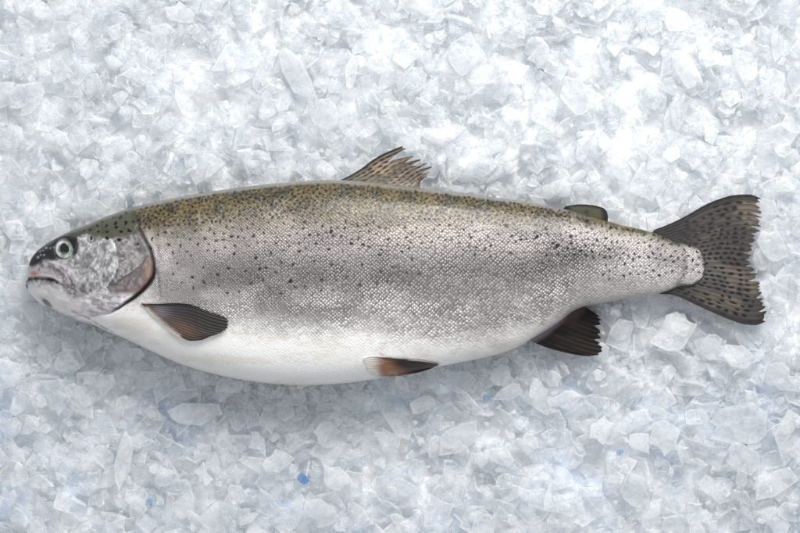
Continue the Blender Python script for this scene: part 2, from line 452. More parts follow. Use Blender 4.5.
    for (px, py, r) in [(38.5, 257.3, 1.3), (41.5, 255, .9), (45, 255, 1.0), (47, 248, 1.0), (51.5, 248.2, .9), (55, 247, .8), (40.5, 251.5, .8), (43.5, 250.5, .7)]:
        head = mix(head, (0.62, 0.63, 0.65), 0.7 * blob(x, y, px, py, r * .9, r * .8))
    head = mix(head, (0.012, 0.012, 0.014), 0.92 * sm(16.2, 12.4, np.hypot((x - 66.5) * 0.95, y - 249) + 1.2 * np.sin(np.arctan2(y - 249, x - 66.5) * 3)) * sm(-0.6, .3, -(y - 249) / 14 + (x - 66) / 26 + .1))
    head = mix(head, (0.56, 0.20, 0.10), 0.9 * blob(x, y, 34, 273.8, 4, 2.6, 10))
    lipm = line(x, y + 1.2 * (n2 - .5), LIP, 1.9) * (0.45 + 1.1 * mot) * sm(70, 50, x)
    head = mix(head, (0.035, 0.033, 0.038), np.clip(0.95 * lipm, 0, 1))
    head = mix(head, (0.07, 0.06, 0.065), np.clip(1.3 * mot, 0, 1) * 0.5 * line(x, y, MAX_TOP[1:], 0.9))
    head = mix(head, (0.06, 0.055, 0.06), 0.35 * line(x, y, [(76, 296.5), (84, 296), (92, 292.5), (97, 288)], 1.2))
    head = mix(head, (0.10, 0.10, 0.11), 0.85 * sm(.25, .75, blob(x, y, 47.5, 303, 7.5, 3.2, 40)))
    head = mix(head, (0.06, 0.055, 0.06), np.clip(1.5 * mot - .15, 0, 1) * 0.8 * line(x + 2 * (n2 - .5), y, PRE, 1.2))
    head = mix(head, (0.05, 0.042, 0.045), np.clip(1.6 * mot - .1, 0, 1) * 0.8 * line(x, y + 2 * (n2 - .5), SUB, 1.1))
    # ring marks behind the eye
    rg = np.abs(np.hypot(x - 94, y - 238.5) - 4.0)
    head = mix(head, (0.10, 0.10, 0.10), 0.7 * np.exp(-(rg / 0.8) ** 2) * (x > 89))
    for pts in ([(84, 241), (89, 246), (91, 252)], [(100, 244), (103, 252), (100, 262)], [(80, 262), (88, 268), (92, 276)], [(108, 250), (109, 262), (104, 274)], [(96, 268), (102, 276)]):
        head = mix(head, (0.20, 0.20, 0.21), 0.6 * line(x, y, pts, 0.9) * (0.3 + mot))
    for pts in ([(112, 268), (116, 262), (117, 257)], [(112, 275), (114, 280)], [(117, 277), (119, 281)], [(126, 250), (137, 252), (144, 258)], [(128, 262), (136, 258), (141, 252)]):
        head = mix(head, (0.66, 0.63, 0.62), 0.42 * line(x + 2 * (n2 - .5), y, pts, 1.0) * (0.3 + mot))
    wh = sm(1.0, -1.0, hs)
    col = mix(col, head, wh)
    scale = scale * (1 - wh)
    # gill opening: dark red gap, with the shade of the slit painted in
    gw = (1.0 + 1.1 * sm(262, 284, y) * sm(125, 140, x) + 0.9 * (n1 - .4)) * (0.75 + .5 * n2)
    g = np.where(hs > 0, np.exp(-(np.maximum(hs, 0) / gw) ** 2), np.exp(-(hs / (gw * 0.9)) ** 2)) * sm(221, 236, y) * sm(103, 125, x)
    col = mix(col, (0.018, 0.008, 0.008), np.clip(1.15 * g, 0, 1)); scale = scale * (1 - g)
    col = mix(col, (0.035, 0.032, 0.03), 0.75 * np.exp(-(hs / 2.2) ** 2) * sm(236, 226, y) * sm(212, 218, y))
    tl = line(x, y, THROAT, 0.9)
    col = mix(col, (0.30, 0.14, 0.10), 0.75 * tl * sm(0.38, 0.62, n2 * .6 + n3 * .4))
    col = mix(col, (0.50, 0.50, 0.53), 0.7 * line(x, y, [(70, 317), (80, 321), (92, 323)], 2))
    # spots
    sp = spots_at(x, y) * np.where((x > 143) | (hs > 0), 1, 1)
    col = mix(col, (0.007, 0.006, 0.006), 0.98 * sp)
    scale = scale * (1 - sp)
    return np.concatenate([np.clip(col, 0.004, 0.9), scale[..., None]], -1)


def sheen_at(x, y):
    """silvered bone under the skin of the cheek"""
    w = sm(1, -2, head_sd(x, y)) * sm(-3, 5, y - np.interp(x, [25, 55, 66, 76, 84, 112, 142], [268, 266, 262, 254, 240, 240, 235]))
    return w * (0.45 + 0.55 * sm(0.35, 0.65, fbm(x / 7, y / 9, 51, 3)))


def relief(x, y):
    """small heights of the head: gill cover step, bones, mouth, socket"""
    hs = head_sd(x, y)
    g = sm(221, 233, y) * sm(100, 118, x)
    r = 1.2 * sm(0.6, -3.0, hs) * g - 2.6 * np.exp(-(hs / 1.7) ** 2) * g
    r = r - 0.5 * line(x, y, PRE, 1.5) - 0.8 * line(x, y, SUB, 1.2)
    r = r - 2.0 * line(x, y, LIP[2:], 1.3) * sm(70, 52, x) - 0.5 * line(x, y, MAX_TOP[1:], 1.0) - 1.5 * blob(x, y, 34, 274, 3.5, 2.3)
    r = r + 1.2 * blob(x, y, 82, 289, 12, 6) - 2.0 * sm(12.5, 8, np.hypot(x - 66.5, y - 249.5))
    r = r + 0.9 * np.exp(-((np.hypot(x - 66.5, y - 249.5) - 13) / 1.8) ** 2)
    r = r - 0.7 * line(x, y, THROAT, 1.2)
    r = r + (fbm(x / 6, y / 6, 61, 3) - 0.5) * 1.5 * sm(1, -3, hs) * sm(84, 92, x + y * 0.15)
    r = r - 0.9 * line(x, y, [(160, 246), (162, 258), (160, 270), (163, 296)], 1.6)
    r = r - 1.4 * line(x, y, [(684, 243), (687, 257), (686, 272), (679, 286)], 2.5)
    r = r + 2.5 * (fbm(x / 70, y / 40, 63, 2) - 0.5) * sm(170, 260, x)
    r = r + 2.2 * blob(x, y, 372, 366, 22, 9, -4)
    return r


# ------------------------------------------------------------------- build
skin_m = skin_material()
fin_m = plain_tint('fin_membrane', rough=0.45, coat=0.10, spec=0.25)
dark_fin_m = plain_tint('dark_fin_membrane', rough=0.5, coat=0.05, spec=0.15)
eye_m = plain_tint('eye_surface', rough=0.12, coat=1.0, spec=0.5, grain=3000, bump=0.03)

fish = bpy.data.objects.new('fish', None); C.objects.link(fish)
fish.location = (0, 0, -0.03)
tag(fish, 'whole silver trout with olive spotted back lying on its side on crushed ice', 'fish')
OFF = np.array([0, 0, 0.03])            # parts are built about the fish's own base


def scale_rows(x, arc):
    pu = np.interp(x, [140, 190, 260, 420, 600, 708], [3.0, 3.3, 4.0, 4.7, 4.3, 3.6])
    return pu, arc


# body: one skin from snout to tail root
xs = np.r_[np.arange(25.02, 34, 0.22), np.arange(34, 165, 0.55), np.arange(165, 690, 0.72), np.arange(690, 707.95, 0.35)]
nv_top, nv_bot = 420, 70
th = np.r_[np.linspace(0, math.pi, nv_top, endpoint=False), np.linspace(math.pi, 2 * math.pi, nv_bot, endpoint=False)]
X = xs[:, None] + 0 * th[None, :]
t_, b_, w_, z_ = top(xs)[:, None], bot(xs)[:, None], hw(xs)[:, None], zc(xs)[:, None]
ct, st = np.cos(th)[None, :], np.sin(th)[None, :]
Y = (t_ + b_) / 2 - (b_ - t_) / 2 * np.sign(ct) * np.abs(ct) ** EA
Z = z_ + w_ * np.sign(st) * np.abs(st) ** EB
up = np.clip(st, 0, 1) ** 0.6
Z = Z + relief(X, Y) * up * np.clip(w_ / 25, 0.25, 1)
# girth arc from the flank's middle line, for the scale rows
dY = np.diff(Y, axis=1, prepend=Y[:, :1]); dZ = np.diff(Z - relief(X, Y) * up, axis=1, prepend=Z[:, :1])
arc = np.cumsum(np.hypot(dY, np.clip(dZ, -4, 4)), 1)
mid = np.argmin(np.abs(th - math.pi / 2))
arc = arc - arc[:, mid:mid + 1]
pu_x = np.interp(xs, [25, 140, 190, 260, 420, 600, 708], [2.6, 2.6, 2.9, 3.6, 4.3, 3.9, 3.1])
ua = np.r_[0, np.cumsum(np.diff(xs) / ((pu_x[1:] + pu_x[:-1]) / 2))]
va = arc / pu_x[:, None] * 1.08
wob = fbm(X / 30, Y / 30, 71, 2)
a_ = ua[:, None] + 0.9 * wob; b2_ = va + 0.5 * fbm(X / 40, Y / 25, 75, 2)
rows = np.stack([a_ + b2_, a_ - b2_, sheen_at(X, Y)], -1)
V = W(X, Y, Z).reshape(-1, 3) + OFF
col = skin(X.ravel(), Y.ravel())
n, mv = X.shape
caps = []
F = gridfaces(n, mv, wrap=True)
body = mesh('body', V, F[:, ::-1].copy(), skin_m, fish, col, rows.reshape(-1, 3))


def patch(name, front, back, mat, lift, nu=60, nv=90, parent=fish, thick=1.6):
    """a thin bony plate that follows the flank, free along its rear edge"""
    a = resample(front, nv); b = resample(back, nv)
    s = np.linspace(0, 1, nu)[:, None]
    X = a[:, 0][None] * (1 - s) + b[:, 0][None] * s
    Y = a[:, 1][None] * (1 - s) + b[:, 1][None] * s
    base = surf_z(X, Y) + relief(X, Y) * 0.9
    fade = np.minimum(1, np.minimum(np.linspace(0, 1, nv), np.linspace(1, 0, nv)) * 9)[None, :] ** 0.7
    Zt = base - 0.8 + (lift + 0.8) * s ** 0.6 * fade
    Zt = Zt - 0.5 * sm(0.9, 1.0, s)
    Zb = Zt - thick
    vt = W(X, Y, Zt).reshape(-1, 3); vb = W(X, Y, Zb).reshape(-1, 3)
    N0 = nu * nv
    f1 = gridfaces(nu, nv); f2 = f1[:, ::-1] + N0
    j = np.arange(nv - 1)
    e = (nu - 1) * nv + j
    rim = np.stack([e, e + N0, e + 1 + N0, e + 1], -1)
    e0 = j
    rim0 = np.stack([e0 + 1, e0 + 1 + N0, e0 + N0, e0], -1)
    c = skin(X.ravel(), Y.ravel())
    c[:, 3] = 0
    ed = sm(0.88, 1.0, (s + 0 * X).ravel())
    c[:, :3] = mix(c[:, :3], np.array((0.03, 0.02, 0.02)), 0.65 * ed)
    shn = sheen_at(X.ravel(), Y.ravel()) * (1 - sm(0.7, 0.92, (s + 0 * X).ravel()))
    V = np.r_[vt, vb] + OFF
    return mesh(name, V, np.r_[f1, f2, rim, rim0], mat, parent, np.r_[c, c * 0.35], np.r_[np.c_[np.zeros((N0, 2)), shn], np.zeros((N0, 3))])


patch('gill_cover', [(116, 238.5), (119.5, 246), (122, 256), (122.3, 264), (120, 273), (116, 281), (112.5, 287), (110, 293), (108, 301), (106, 311)],
      [(141.5, 230), (147.2, 238.6), (151.6, 246.4), (154.8, 255), (156.7, 263), (157.1, 271), (155.6, 277), (151.3, 283.4), (145.4, 289.8), (138, 295.6), (130.6, 300.6), (121.6, 306.4), (112, 311.6)],
      skin_m, 1.3)
patch('upper_jaw', [(40, 264), (47, 264.6), (56, 266), (62, 269.3), (67, 275), (71, 281), (75, 286), (84, 287), (95, 287.5)],
      [(33, 272.5), (38, 276.6), (46, 277.3), (54, 279), (61, 282), (66, 286), (73, 293), (82, 295), (93, 290.5)], skin_m, 0.35, nu=40, nv=80, thick=1.2)


# eye: dome with iris and pupil
def dome(name, cx, cy, r, h, z0, colf, parent, mat, sq=None, loc=None):
    nr, na = 26, 64
    rr = np.linspace(0, 1, nr)[:, None]; aa = np.linspace(0, 2 * math.pi, na, endpoint=False)[None, :]
    k = 1 + (sq(aa) if sq else 0)
    X = cx + r * rr * np.cos(aa) * k; Y = cy + r * rr * np.sin(aa) * k
    Z = z0 + h * np.sqrt(np.maximum(1 - (rr * 0.96) ** 2, 0)) + 0 * aa
    Z = Z + SLX * (X - EX) + SLY * (Y - EY)
    skirt = W(X[-1:], Y[-1:], Z[-1:] - 3)
    V = np.r_[W(X, Y, Z).reshape(-1, 3), skirt.reshape(-1, 3)] + OFF
    c = colf(X, Y, rr + 0 * aa, aa + 0 * rr)
    c = np.r_[c.reshape(-1, 3), c[-1]]
    c = np.c_[c, np.zeros(len(c))]
    return mesh(name, V, gridfaces(nr + 1, na, wrap=True)[:, ::-1].copy(), mat, parent, c)


EX, EY = 66.6, 249.6
_e = lambda dx, dy: float(surf_z(np.array([EX + dx]), np.array([EY + dy]))[0])
ez = (_e(10, 0) + _e(-10, 0) + _e(0, 8) + _e(0, -8)) / 4 + 0.8
SLX = 0.8 * (_e(10, 0) - _e(-10, 0)) / 20; SLY = 0.8 * (_e(0, 8) - _e(0, -8)) / 16
def ball_c(X, Y, r, a):
    return mix(np.full(X.shape + (3,), 0.02), (0.30, 0.30, 0.33), 0.7 * sm(0.2, 0.9, -np.cos(a - 0.6)) * sm(.8, .95, r))
def iris_c(X, Y, r, a):
    n = fbm(a * 2.2 + 9, r * 3, 81, 3); st = fbm(a * 9, r * 2.0, 83, 2)
    c = mix(np.full(X.shape + (3,), 1.0) * np.array((0.44, 0.49, 0.43)), (0.19, 0.26, 0.19), sm(0.4, 0.65, n))
    c = mix(c, (0.62, 0.66, 0.62), 0.6 * sm(0.52, 0.7, st))
    c = mix(c, (0.09, 0.12, 0.10), 0.55 * sm(0.5, 0.3, fbm(np.cos(a) * 3 + r * 2, np.sin(a) * 3, 87, 3)))
    c = mix(c, (0.74, 0.77, 0.82), 0.8 * sm(0.62, 0.85, r) * sm(-0.3, 0.6, -np.cos(a - 0.5)))
    c = mix(c, (0.03, 0.035, 0.035), sm(0.9, 1.0, r) * 0.8)
    c = mix(c, (0.05, 0.055, 0.05), 0.75 * sm(0.55, 0.95, r) * sm(0.1, 0.8, np.cos(a + 0.75)))
    return mix(c, (0.05, 0.07, 0.06), 0.85 * sm(0.62, 0.48, r))
def pupil_c(X, Y, r, a): return np.full(X.shape + (3,), 0.006)
eye = dome('eye', EX, EY, 11.0, 2.2, ez - 3.0, ball_c, fish, eye_m)
dome('iris', EX - 0.2, EY - 0.1, 9.35, 2.4, ez - 2.0, iris_c, eye, eye_m, lambda a: 0.03 * np.sin(2 * a))
dome('pupil', EX - 0.1, EY - 1.3, 4.7, 0.5, ez + 0.05, pupil_c, eye, eye_m, lambda a: 0.07 * np.sin(3 * a + 0.6) + 0.08 * np.sin(2 * a))


# ---- fins: membranes ruled by their rays
def fin(name, base, tip, side0, side1, zf, colf, nrays, notches=(), fray=0.02, mat=fin_m, ns=None, nt=None, thick=1.0, corr=0.45, seed=0, label=None):
    ns = ns or 240; nt = nt or 110
    c0 = resample(base, ns); c1 = resample(tip, ns)
    d0 = resample(side0, 200); d1 = resample(side1, 200)
    s = np.linspace(0, 1, ns)
    t = np.linspace(0, 1, nt)
    cut = np.zeros(ns)
    for sc, wd, dp in notches:
        cut = np.maximum(cut, dp * np.clip(1 - np.abs(s - sc) / wd, 0, 1) ** 0.8)
    ph = s * nrays
    cut = cut + fray * (vn(ph * 1.3, ph * 0 + 3.3, seed + 5)) + 0.6 * fray * vn(ph * 4.1, ph * 0 + 7.7, seed + 6) + fray * 0.8 * np.abs(np.sin(ph * math.pi)) ** 2
    tt = t[None, :] * (1 - cut[:, None])
    ss = s[:, None] + 0 * tt
    def ev(d, q):
        i = np.clip(q * 199, 0, 198.999); k = i.astype(int); f = (i - k)[..., None]
        return d[k] * (1 - f) + d[k + 1] * f
    P = ((1 - tt)[..., None] * c0[:, None] + tt[..., None] * c1[:, None]
         + (1 - ss)[..., None] * ev(d0, tt) + ss[..., None] * ev(d1, tt)
         - ((1 - ss) * (1 - tt))[..., None] * c0[0] - (ss * (1 - tt))[..., None] * c0[-1]
         - ((1 - ss) * tt)[..., None] * c1[0] - (ss * tt)[..., None] * c1[-1])
    X, Y = P[..., 0], P[..., 1]
    ray = np.cos(ph * 2 * math.pi)[:, None]
    Z = zf(X, Y, ss, tt) + corr * ray * (0.4 + 0.6 * tt) + 1.2 * (fbm(ss * 6, tt * 2, seed + 9, 2) - 0.5) * tt
    hz = thick * (1 - 0.65 * tt) / 2
    vt = W(X, Y, Z + hz).reshape(-1, 3); vb = W(X, Y, Z - hz).reshape(-1, 3)
    c = colf(X, Y, ss, tt, ray + 0 * tt, seed)
    c = np.c_[np.clip(c, 0.004, 0.9).reshape(-1, 3), np.zeros(ns * nt)]
    N0 = ns * nt
    f1 = gridfaces(ns, nt)
    def rim(idx, flip):
        q = np.stack([idx[:-1], idx[1:], idx[1:] + N0, idx[:-1] + N0], -1)
        return q[:, ::-1] if flip else q
    i = np.arange(ns) * nt; j = np.arange(nt)
    F = np.r_[f1, f1[:, ::-1] + N0, rim(i, False), rim(i + nt - 1, True), rim(j, True), rim(j + (ns - 1) * nt, False)]
    o = mesh(name, np.r_[vt, vb] + OFF, F, mat, fish, np.r_[c, c])
    if label: o['label'] = label
    return o


def dashes(ss, tt, n, m, seed, k=0.5):
    """dark dashes strung along the rays, uneven in length, width and spacing"""
    wv = 0.35 * (fbm(ss * n * 0.8, tt * m * 0.7, seed + 40, 2) - 0.5)
    q0 = ss * n + wv
    row = np.floor(q0); ri = row.astype(int)
    off = NT[(ri * 7 + seed) & 255, 3]
    q = tt * m * (0.85 + 0.3 * NT[(ri * 5 + seed) & 255, 9]) + off * 1.7 + 0.5 * (fbm(ss * n, tt * m, seed + 44, 2) - .5)
    fr = q - np.floor(q); fs = q0 - row
    qi = np.floor(q).astype(int)
    rnd = NT[(ri + seed) & 255, qi & 255]; r2 = NT[(ri + seed + 60) & 255, (qi + 31) & 255]; r3 = NT[(ri + seed + 120) & 255, (qi + 77) & 255]
    ln = 0.26 + 0.22 * r2; wd = 0.26 + 0.16 * r3
    d = np.sqrt(((fr - 0.5 + 0.16 * (r3 - .5)) / ln) ** 2 + ((fs - 0.5 + 0.24 * (r2 - .5)) / wd) ** 2)
    return sm(1.15, 0.55, d) * (rnd > k)


def tail_c(X, Y, s, t, ray, seed):
    n = fbm(s * 9, t * 5, 91)
    c = mix((0.050, 0.046, 0.043), (0.125, 0.106, 0.083), sm(0.42, 0.75, n) * sm(0.15, 0.6, t))
    c = mix(c, (0.10, 0.095, 0.105), 0.75 * np.exp(-((s - 0.62) / 0.16) ** 2) * sm(0.75, 0.3, t))
    c = mix(c, (0.030, 0.026, 0.024), 0.55 * sm(0.2, 1.0, ray) * (0.4 + n))
    c = mix(c, (0.006, 0.0055, 0.0055), 0.98 * dashes(s, t, 25, 12, 4, 0.16) * sm(0.08, 0.16, t) * sm(0.97, 0.8, t))
    c = mix(c, (0.02, 0.018, 0.018), 0.9 * np.maximum(sm(0.065, 0.02, s), sm(0.94, 0.985, s)))
    c = mix(c, (0.025, 0.022, 0.02), 0.75 * sm(0.88, 0.97, t) * sm(0.45, 0.85, s))
    c = mix(c, (0.022, 0.021, 0.022), 0.85 * sm(0.42, 0.15, t) * sm(0.42, 0.1, s))
    return c


tail_tip = [(x_ + 2.2, y_) for x_, y_ in [(762.5, 198.5), (762, 206), (763.5, 214), (763, 220), (764.5, 226), (761, 233), (758, 240), (755, 247), (753.5, 254), (752.5, 260), (754, 266),
            (757.5, 272), (760, 279), (763.5, 286), (764.5, 294), (766.5, 303), (768.5, 312), (767.5, 321)]]
fin('tail_fin', [(652, 236), (664, 243), (674, 250), (679, 258), (680, 267), (676, 275), (668, 283), (657, 291)], tail_tip,
    [(652, 236), (655, 230.2), (664, 226.5), (678, 220.4), (690, 214.2), (704, 206), (720, 199), (737, 194.6), (750, 194), (764.7, 198.5)],
    [(657, 291), (662, 294), (670, 294.4), (680, 297), (693, 303), (706, 309), (720, 315.2), (733, 320.5), (746, 324.6), (757, 325.5), (769.7, 321)],
    lambda X, Y, s, t: -14 - 5 * t + 2.0 * np.sin(s * 3.1) * t, tail_c, 26,
    [(0.14, .010, .10), (0.165, .008, .05), (0.245, .012, .09), (0.30, .01, .05), (.38, .012, .07), (.45, .012, .08), (.50, .014, .07), (.545, .012, .09), (.60, .012, .06), (.66, .014, .11), (.73, .012, .06), (.80, .012, .05), (.9, .01, .04)],
    fray=0.032, ns=560, nt=180, thick=2.0, corr=0.10, seed=3)


def dorsal_c(X, Y, s, t, ray, seed):
    n = fbm(s * 7, t * 4, 95)
    c = mix((0.10, 0.072, 0.05), (0.27, 0.195, 0.13), sm(0.4, 0.75, n))
    c = mix(c, (0.16, 0.15, 0.10), 0.6 * sm(0.35, 0.1, t))
    c = mix(c, (0.035, 0.028, 0.022), 0.6 * sm(0.0, 0.9, ray))
    c = mix(c, (0.010, 0.009, 0.008), 0.97 * dashes(s, t, 14, 8, 9, 0.10) * sm(0.98, 0.8, t))
    c = mix(c, (0.018, 0.016, 0.016), 0.95 * sm(0.09, 0.03, s))
    c = mix(c, (0.03, 0.026, 0.024), 0.8 * sm(0.8, 0.95, t))
    return c


fin('dorsal_fin', [(340, 182), (355, 183), (375, 185.5), (400, 188), (421, 191)],
    [(404, 145.2), (410, 150), (417, 155.5), (425, 160), (430, 163.5), (433.5, 165.8), (431.5, 171), (424, 178)],
    [(340, 180.5), (352, 174.2), (362, 168), (371, 161), (381, 154.8), (392, 149.8), (404, 145.2)],
    [(421, 191), (420, 187), (420, 183), (424, 178)],
    lambda X, Y, s, t: 1 - 9 * t, dorsal_c, 12,
    [(0.19, .10, .36), (0.37, .06, .20), (.51, .055, .27), (.64, .05, .28), (.76, .045, .28), (.87, .04, .26)],
    fray=0.03, ns=330, nt=120, thick=1.6, corr=0.2, seed=6)


def adipose_c(X, Y, s, t, ray, seed):
    e = np.minimum(np.minimum(s, 1 - s) * 5, (1 - t) * 3.2)
    c = mix((0.012, 0.012, 0.011), (0.075, 0.068, 0.045), sm(0.35, 1.1, e + 0.3 * (fbm(s * 6, t * 4, 97) - 0.5)))
    return mix(c, (0.02, 0.02, 0.018), 0.85 * blob(s, t, 0.52, 0.35, .06, .16))


fin('adipose_fin', [(562, 209.5), (575, 213), (590, 217.5), (608, 222.5)], [(566, 206.2), (580, 204.3), (594, 205.3), (604, 208)],
    [(562, 209.5), (566, 206.2)], [(608, 222.5), (608.3, 217), (607, 211.5), (604, 208)],
    lambda X, Y, s, t: -6 + 2 * t, adipose_c, 3, fray=0.0, ns=140, nt=60, thick=3.0, corr=0.0, seed=8)


def anal_c(X, Y, s, t, ray, seed):
    c = mix((0.009, 0.007, 0.0065), (0.024, 0.018, 0.016), sm(0.4, 0.8, fbm(s * 8, t * 3, 99)))
    c = mix(c, (0.005, 0.004, 0.004), 0.6 * sm(0.1, 0.9, ray))
    c = mix(c, (0.30, 0.24, 0.27), 0.7 * sm(0.16, 0.02, t) * sm(0.9, 0.4, s))
    c = mix(c, (0.10, 0.065, 0.055), 0.5 * sm(0.45, 0.1, t) * sm(0.4, 0.8, s))
    return c


fin('anal_fin', [(529, 340), (545, 329.5), (560, 319.5), (571, 311), (584, 305.5)],
    [(592, 357), (600, 356.2), (604.5, 350), (602, 343), (603, 334), (602.5, 326), (603.5, 320), (597, 314)],
    [(529, 340), (540, 345), (552, 349.3), (566, 353), (580, 355.8), (592, 357)], [(584, 305.5), (590, 309.5), (597, 314)],
    lambda X, Y, s, t: -9 - 9 * t, anal_c, 12,
    [(0.45, .035, .10), (.56, .03, .06), (0.69, .05, .16), (.80, .03, .05), (.87, .03, .16)], fray=0.03, mat=dark_fin_m, ns=300, nt=110, thick=2.0, corr=0.22, seed=12)


def pect_c(X, Y, s, t, ray, seed):
    c = mix((0.042, 0.039, 0.042), (0.020, 0.019, 0.018), sm(0.3, 0.8, t))
    c = mix(c, (0.085, 0.078, 0.074), 0.6 * sm(0.2, 0.95, ray) * sm(0.5, 0.8, t))
    warm = blob(X, Y, 186, 328, 19, 8, 22)
    c = mix(c, (0.17, 0.10, 0.072), 0.7 * warm)
    c = mix(c, (0.20, 0.185, 0.20), 0.7 * blob(X, Y, 163, 311, 10, 7, 20))
    c = mix(c, (0.62, 0.54, 0.47), 0.9 * sm(6, 0, pdist(X, Y, [(150, 310), (160, 320), (168, 327), (180, 336)]) + 3 * (fbm(X / 4, Y / 4, 101) - .5)))
    c = mix(c, (0.012, 0.012, 0.013), 0.92 * sm(0.14, 0.03, s))
    c = mix(c, (0.20, 0.05, 0.03), 0.8 * blob(X, Y, 148, 303, 5, 1.8))
    c = mix(c, (0.03, 0.03, 0.03), 0.7 * sm(0.85, 0.97, t))
    return c


def over_flank(k0, k1, lo=-1e9):
    def f(X, Y, s, t):
        return np.maximum(surf_z(X, np.minimum(Y, bot(X) - 2)), lo) + k0 + k1 * t
    return f


fin('pectoral_fin', [(144, 303), (147, 305.5), (151, 309.5), (156, 315), (163, 321)],
    [(229, 316.5), (233, 320.5), (232, 326), (226, 331.5), (215, 335.5), (206, 339)],
    [(144, 303), (160, 303.3), (178, 302.6), (190, 303.4), (201, 306.4), (213, 311.3), (229, 316.5)],
    [(163, 321), (172, 328.5), (182, 335.5), (194, 340), (206, 339)],
    over_flank(1.2, 3.0), pect_c, 13, fray=0.02, ns=240, nt=220, thick=1.6, corr=0.22, seed=15)


def pelv_c(X, Y, s, t, ray, seed):
    c = mix((0.30, 0.15, 0.085), (0.45, 0.35, 0.29), sm(0.5, 0.8, fbm(X / 7, Y / 4, 103)) * 0.6)
    c = mix(c, (0.022, 0.017, 0.016), sm(388, 408, X + 22 * (0.5 - s) + 8 * (fbm(s * 8, t * 2, 105) - .5)))
    c = mix(c, (0.10, 0.06, 0.05), 0.5 * sm(0.1, 0.9, ray) * sm(.2, .5, t))
    c = mix(c, (0.75, 0.72, 0.70), 0.92 * sm(0.10, 0.04, s) * sm(0.55, 0.68, t))
    c = mix(c, (0.06, 0.035, 0.03), 0.8 * sm(0.12, 0.05, s) * sm(0.5, 0.4, t))
    c = mix(c, (0.74, 0.68, 0.63), 0.95 * sm(0.26, 0.05, t + 0.10 * (fbm(s * 5, t * 8, 109) - .5)))
    return c


fin('pelvic_fin', [(364, 357.5), (366, 362), (368, 368), (371, 374.5)],
    [(437, 363), (439.5, 364.8), (436, 366.5), (431, 368.5)],
    [(364, 357.5), (372, 355.6), (385, 356.6), (400, 358), (416, 359), (428, 360.8), (437, 363)],
    [(371, 374.5), (382, 376), (394, 375.6), (408, 374), (420, 371.6), (431, 368.5)],
    lambda X, Y, s, t: np.maximum(surf_z(X, np.minimum(Y, bot(X) - 1.0)), -4) + 1.6 + 0.5 * t - 3 * s * t, pelv_c, 9,
    fray=0.02, ns=160, nt=200, thick=1.8, corr=0.2, seed=18, label='orange-brown fin with a black tip and pale upper edge')


fin('pectoral_fin', [(297, 379), (301, 380), (306, 380), (311, 379)], [(296, 392), (300, 391), (305, 388.5), (311, 386)],
    [(297, 379), (296, 386), (296, 392)], [(311, 379), (311.5, 383), (311, 386)],
    lambda X, Y, s, t: -20 + 0 * t, lambda X, Y, s, t, ray, seed: mix(mix((0.60, 0.50, 0.47), (0.45, 0.36, 0.34), sm(0, 1, ray)), (0.66, 0.64, 0.62), sm(.4, 1, t)),
    5, fray=0.08, ns=60, nt=40, thick=1.0, corr=0.2, seed=21, label='pale pinkish fin tip peeping out under the belly')


# ---------------------------------------------------------------- the ice
# lowest free height over the bed: chips stay under the fish and its fins
GX0, GY0, GW, GH = -200, -200, 1200, 940
gx, gy = np.meshgrid(np.arange(GX0, GX0 + GW, 2.0), np.arange(GY0, GY0 + GH, 2.0))
ceil_ = np.full(gx.shape, 60.0)
xin = (gx > 26) & (gx < 707)
xx = np.clip(gx, 25.1, 707.9)
tt_, bb_ = top(xx), bot(xx)
q = np.abs((gy - (tt_ + bb_) / 2) / np.maximum((bb_ - tt_) / 2, .3))
und = zc(xx) - hw(xx) * np.sqrt(np.maximum(1 - np.clip(q, 0, 1) ** (2 / EA), 0)) ** EB
ceil_ = np.where(xin & (q < 1.0), und - 1.5, ceil_)
for poly, zz in [([(655, 229), (690, 213), (737, 193), (764, 195), (766, 215), (753, 255), (770, 300), (770, 326), (745, 327), (690, 304), (655, 296)], -21.5),
                 ([(338, 182), (372, 158), (404, 143), (436, 165), (424, 192)], -11),
                 ([(527, 338), (560, 354), (594, 359), (606, 350), (604, 318), (584, 304)], -20.5),
                 ([(560, 208), (580, 203), (606, 207), (610, 223)], -12), ([(364, 356), (440, 362), (438, 368), (372, 378)], -6)]:
    mk = inside(gx, gy, poly); ceil_[mk] = np.minimum(ceil_[mk], zz)


def ceil_at(x, y):
    i = int(np.clip((y - GY0) / 2, 0, ceil_.shape[0] - 1)); j = int(np.clip((x - GX0) / 2, 0, ceil_.shape[1] - 1))
    return ceil_[i, j]


def ice_top(x, y):
    return ICE + 9 * (float(fbm(np.array(x / 60.0), np.array(y / 60.0), 131, 2)) - 0.5)


